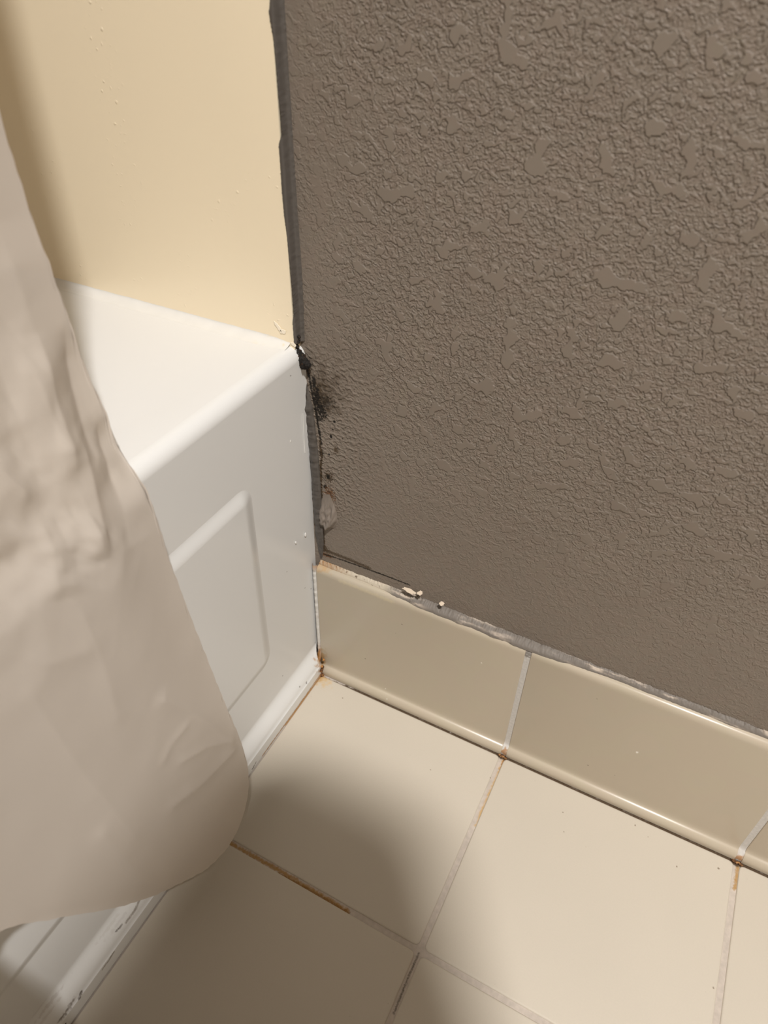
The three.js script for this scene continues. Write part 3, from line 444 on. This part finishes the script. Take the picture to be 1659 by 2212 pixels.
// ------------------------------------------------------------------ shower curtain: thin crumpled plastic sheet hung from a rod
{
  const tri = (x, y, seed) => {                          // straight-edged facets between scattered heights
    const s = (x + y) * 0.366, i = Math.floor(x + s), j = Math.floor(y + s), t = (i + j) * 0.2113, x0 = x - i + t, y0 = y - j + t;
    const hsh = (a, b) => PERM[(PERM[(a + seed) & 255] + b) & 255] / 127.5 - 1;
    const i1 = x0 > y0 ? 1 : 0, j1 = 1 - i1, u = x - 0, a = hsh(i, j), b = hsh(i + i1, j + j1), c = hsh(i + 1, j + 1);
    // barycentric weights in the skewed cell
    const fx = x + s - i, fy = y + s - j; return i1 ? a + (b - a) * fx + (c - b) * fy : a + (b - a) * fy + (c - b) * fx;
  };
  const hem = [[0.1722, 0.118], [0.1727, 0.105], [0.1745, 0.086], [0.178, 0.070], [0.186, 0.055], [0.196, 0.047], [0.205, 0.0435], [0.218, 0.0435], [0.237, 0.052], [0.250, 0.065], [0.263, 0.080], [0.285, 0.104], [0.306, 0.130], [0.331, 0.168], [0.347, 0.190], [0.365, 0.190], [0.39, 0.15], [0.43, 0.09], [0.50, 0.07], [0.6, 0.09], [0.75, 0.13], [0.95, 0.08], [1.2, 0.11], [1.45, 0.09]];
  const edgeZ = y => pieceSmooth([[0, 0.1722], [0.12, 0.1722], [0.18, 0.1745], [0.29, 0.1755], [0.366, 0.1725], [0.45, 0.172], [0.53, 0.168], [0.9, 0.15], [1.4, 0.12], [1.95, 0.10]], y);
  const edgeX = y => pieceSmooth([[0, 0.036], [0.07, 0.035], [0.105, 0.033], [0.18, 0.024], [0.29, 0.0085], [0.34, 0.001], [0.366, -0.008], [0.42, -0.020], [0.53, -0.036], [0.9, -0.045], [1.4, -0.045], [1.95, -0.045]], y);
  const top = 1.914;
  const onSheet = (px, py) => { let x = 0, p; for (let k = 0; k < 6; k++) { p = at(px, py, 0, x); x = edgeX(p.y); } return [p.z, p.y]; };
  // tilted facets: [pixel, half width across z, half height along y, turn, depth]
  const facets = [[140, 868, 0.008, 0.026, 0.25, 0.0048], [214, 1050, 0.0085, 0.026, 0.32, 0.0052], [248, 985, 0.005, 0.012, -0.4, 0.0022], [62, 905, 0.008, 0.022, 0.1, -0.0026], [178, 1130, 0.004, 0.013, -0.25, 0.0022], [160, 1120, 0.0035, 0.012, 0.15, -0.0018], [35, 1180, 0.013, 0.007, 0.9, 0.0028], [60, 1225, 0.008, 0.012, 0.5, -0.0028], [130, 1195, 0.005, 0.007, 0.5, 0.0018], [20, 1010, 0.005, 0.012, -0.3, 0.002], [100, 1150, 0.004, 0.006, 0.2, 0.0016], [10, 700, 0.012, 0.03, 0.1, -0.002], [30, 820, 0.012, 0.03, -0.2, 0.0022]].map(([px, py, ...r]) => [...onSheet(px, py), ...r]);
  const ridges = [[[[366, 1735], [430, 1685], [503, 1621]], 0.0011, 0.011], [[[348, 1635], [362, 1602], [393, 1566]], 0.0006, 0.008], [[[343, 1506], [398, 1530], [458, 1570], [499, 1603]], 0.0014, 0.012], [[[150, 1290], [205, 1420], [240, 1540]], 0.0007, 0.015], [[[60, 1500], [160, 1650], [280, 1800]], 0.0009, 0.02], [[[215, 1800], [260, 1850], [300, 1900]], 0.0010, 0.012], [[[385, 1640], [440, 1610], [495, 1600]], 0.0008, 0.008], [[[400, 1700], [470, 1760], [500, 1780]], 0.0006, 0.012], [[[0, 1400], [80, 1430], [170, 1400]], 0.0008, 0.018]].map(([l, a, w]) => [l.map(q => onSheet(...q)), a, w]);
  const segDist = (z, y, l) => { let best = 9; for (let k = 1; k < l.length; k++) { const [a, b] = l[k - 1], [c, d] = l[k], ex = c - a, ey = d - b, t = clamp(((z - a) * ex + (y - b) * ey) / (ex * ex + ey * ey)); best = Math.min(best, Math.hypot(z - a - t * ex, y - b - t * ey)); } return best; };
  const softMax = (a, b, k) => { const h = clamp(0.5 + 0.5 * (a - b) / k); return lerp(b, a, h) + k * h * (1 - h); };
  const surf = (z, y) => {
    const s = z - 0.172, body = smooth(0, 0.05, s);
    let x = edgeX(y) + 0.004 * body;
    x -= 0.014 * smooth(0.09, 0.2, s) * smooth(0.36, 0.1, y);
    x += (0.008 * Math.sin(s * 34 + 1.1 * Math.sin(y * 3)) * smooth(0.01, 0.06, s) + 0.05 * Math.sin(s * 13 - 0.6) * smooth(0.25, 0.5, s)) * smooth(0.42, 0.75, y);
    x += 0.0022 * noise(z * 11 + 4, y * 7) * body;
    // towards the room the sheet billows away from the tub
    const out = 0.196 + 0.75 * 0.05 + (0.547 - y) * 0.403;
    x += 0.11 * smooth(out + 0.008, out + 0.075, z) * smooth(0.34, 0.2, y) * smooth(1.1, 0.75, z);
    if (z < 0.45 && y < 0.7) {
      for (const [fz, fy, hz, hy, ang, A] of facets) {
        const dz = z - fz, dy = y - fy; if (Math.abs(dz) > hz * 5 + hy || Math.abs(dy) > hy * 2.2 + hz * 3) continue;
        const ca = Math.cos(ang), sa = Math.sin(ang), q = (dz * ca + dy * sa) / hz, r = (-dz * sa + dy * ca) / hy, e = Math.abs(q);
        x += A * clamp(q, -1, 1) * (e > 1 ? Math.max(0, 1 - (e - 1) / 3.2) : 1) * Math.max(0, 1 - Math.max(0, Math.abs(r) - 0.7) / 0.6) * 0.72;
      }
      for (const [l, A, w] of ridges) { const d = segDist(z, y, l); if (d < w) x += A * (1 - d / w) * (1 - d / w); }
      const crumple = Math.exp(-(((y - 0.38) / 0.05) ** 2)) * smooth(0.005, 0.03, s);
      x += (0.0002 + 0.0016 * crumple) * tri(z * 48 + y * 18, y * 36 - z * 13, 11) + 0.0006 * crumple * tri(z * 110 + 7, y * 80 + z * 40, 37);
    }
    return softMax(x, 0.0016, 0.004 * smooth(RIM + 0.008, RIM - 0.02, y) + 1e-6) * smooth(RIM + 0.008, RIM - 0.02, y) + x * (1 - smooth(RIM + 0.008, RIM - 0.02, y));
  };
  const nz = 300, ny = 420;
  const g = grid(nz, ny, (u, v) => {
    const w = u < 0.62 ? u / 0.62 * 0.2 : 0.2 + (u - 0.62) / 0.38 * 1.08;     // fine near the free edge
    let y = 0, z = 0.1722 + w; const h = pieceSmooth(hem, z) + 0.0012 * noise(z * 220, 3) * smooth(0.172, 0.18, z);
    const f = v < 0.72 ? v / 0.72 * 0.6 : 0.6 + (v - 0.72) / 0.28 * (top - 0.6);
    y = h + (f < 0.5 ? f : f) * ((top - h) / top);
    z = edgeZ(y) + w + 0.0008 * noise(y * 120, 9) * (1 - smooth(0, 0.02, w)); 
    return [surf(z, y), y, z, z, y];
  });
  M.curtain = new THREE.MeshPhysicalMaterial({ name: 'white_plastic_film', color: lin(0.68, 0.615, 0.545), roughness: 0.75, transmission: 0.36, thickness: 0, specularIntensity: 0.5, side: THREE.DoubleSide });
  const c = tag(group('shower_curtain'), 'crumpled translucent white plastic shower curtain hanging over the tub rim', 'curtain');
  mesh('curtain_sheet', g, M.curtain, c);
  M.chrome = new THREE.MeshStandardMaterial({ name: 'brushed_steel', color: lin(0.7, 0.69, 0.67), metalness: 1, roughness: 0.3 });
  const rings = []; for (let k = 0; k < 12; k++) { const z = 0.12 + k * 0.1, r = new THREE.TorusGeometry(0.024, 0.0022, 8, 24); r.translate(-0.045, 1.942, z); rings.push(r); }
  const rod = tag(group('curtain_rod'), 'straight steel shower curtain rod above the tub', 'rod');
  const cyl = new THREE.CylinderGeometry(0.0125, 0.0125, TUB_L, 24); cyl.rotateX(Math.PI / 2); cyl.translate(-0.045, 1.952, TUB_L / 2 + 0.004); mesh('tube', cyl, M.chrome, rod); for (const r of rings) mesh('hook_ring', r, M.chrome, rod);
  for (const z of [PANEL_Z + 0.006, TUB_L - 0.004]) { const f = new THREE.CylinderGeometry(0.03, 0.034, 0.012, 28); f.rotateX(Math.PI / 2); f.translate(-0.045, 1.952, z); mesh('flange', f, M.chrome, rod); }
}

// ------------------------------------------------------------------ out of the frame: the cabinet that shades the floor, and the lamp
{
  const b = tag(group('storage_cabinet'), 'slim tall white storage cabinet standing on the floor tiles', 'cabinet');
  const rx = (w, d, r) => { const s = new THREE.Shape(), a = w / 2, c = d / 2; s.moveTo(-a + r, -c); s.lineTo(a - r, -c); s.absarc(a - r, -c + r, r, -Math.PI / 2, 0); s.lineTo(a, c - r); s.absarc(a - r, c - r, r, 0, Math.PI / 2); s.lineTo(-a + r, c); s.absarc(-a + r, c - r, r, Math.PI / 2, Math.PI); s.lineTo(-a, -c + r); s.absarc(-a + r, -c + r, r, Math.PI, Math.PI * 1.5); return s; };
  const ex = (w, d, r, h, y, bev) => { const g = new THREE.ExtrudeGeometry(rx(w - 2 * bev, d - 2 * bev, r), { depth: h - 2 * bev, bevelEnabled: true, bevelSize: bev, bevelThickness: bev, bevelSegments: 3, curveSegments: 8 }); g.rotateX(-Math.PI / 2); g.translate(0, y + bev, 0); return creased(g, 0.6); };
  M.cabinet = new THREE.MeshPhysicalMaterial({ name: 'white_cabinet_lacquer', color: lin(0.7, 0.68, 0.64), roughness: 0.4 });
  const X0 = 0.353, X1 = 0.478, Z0 = 0.466; b.position.set((X0 + X1) / 2, 0, Z0 + 0.16);
  const w = X1 - X0; mesh('plinth', ex(w - 0.02, 0.28, 0.02, 0.05, 0.0005, 0.002), M.cabinet, b);
  mesh('body', ex(w, 0.31, 0.03, 0.93, 0.0505, 0.002), M.cabinet, b);
  mesh('top_board', ex(w, 0.32, 0.034, 0.019, 0.981, 0.003), M.cabinet, b);
  for (let k = 0; k < 3; k++) { const d = new THREE.BoxGeometry(0.012, 0.285, 0.23); d.translate(w / 2 + 0.0062, 0.21 + k * 0.3, 0); const m = mesh('drawer_front', d, M.cabinet, b); const h = new THREE.SphereGeometry(0.011, 16, 12); h.translate(w / 2 + 0.022, 0.21 + k * 0.3, 0); mesh('knob', h, M.chrome, m); }
}
{
  const c = tag(group('ceiling_lamp'), 'round recessed ceiling lamp with a white trim ring', 'lamp'); c.position.set(LAMP.x, ROOM_H, LAMP.z);
  M.trim = new THREE.MeshStandardMaterial({ name: 'white_lamp_trim', color: lin(0.8, 0.79, 0.77), roughness: 0.5 });
  M.globe = new THREE.MeshStandardMaterial({ name: 'lit_frosted_disc', color: lin(0.9, 0.88, 0.84), emissive: LAMP_COLOR, emissiveIntensity: 4, roughness: 0.6 });
  const ring = new THREE.LatheGeometry([[0.056, -0.0005], [0.056, -0.006], [0.06, -0.009], [0.082, -0.007], [0.086, -0.0005]].map(q => new THREE.Vector2(...q)), 40); mesh('trim_ring', ring, M.trim, c);
  const disc = new THREE.CylinderGeometry(0.055, 0.055, 0.003, 40); disc.translate(0, -0.0025, 0); mesh('light_disc', disc, M.globe, c);
  const l = new THREE.SpotLight(LAMP_COLOR, LAMP_POWER, 0, 1.15, 0.6); l.name = 'ceiling_lamp_light'; l.position.copy(LAMP); l.target.position.set(LAMP.x, 0, LAMP.z); scene.add(l.target); l.castShadow = true; l.shadow.radius = LAMP_SIZE; l.shadow.mapSize.set(2048, 2048); l.shadow.bias = -0.0005; l.shadow.camera.near = 0.05; l.shadow.camera.far = 5; scene.add(l);
}

renderer.render(scene, camera);
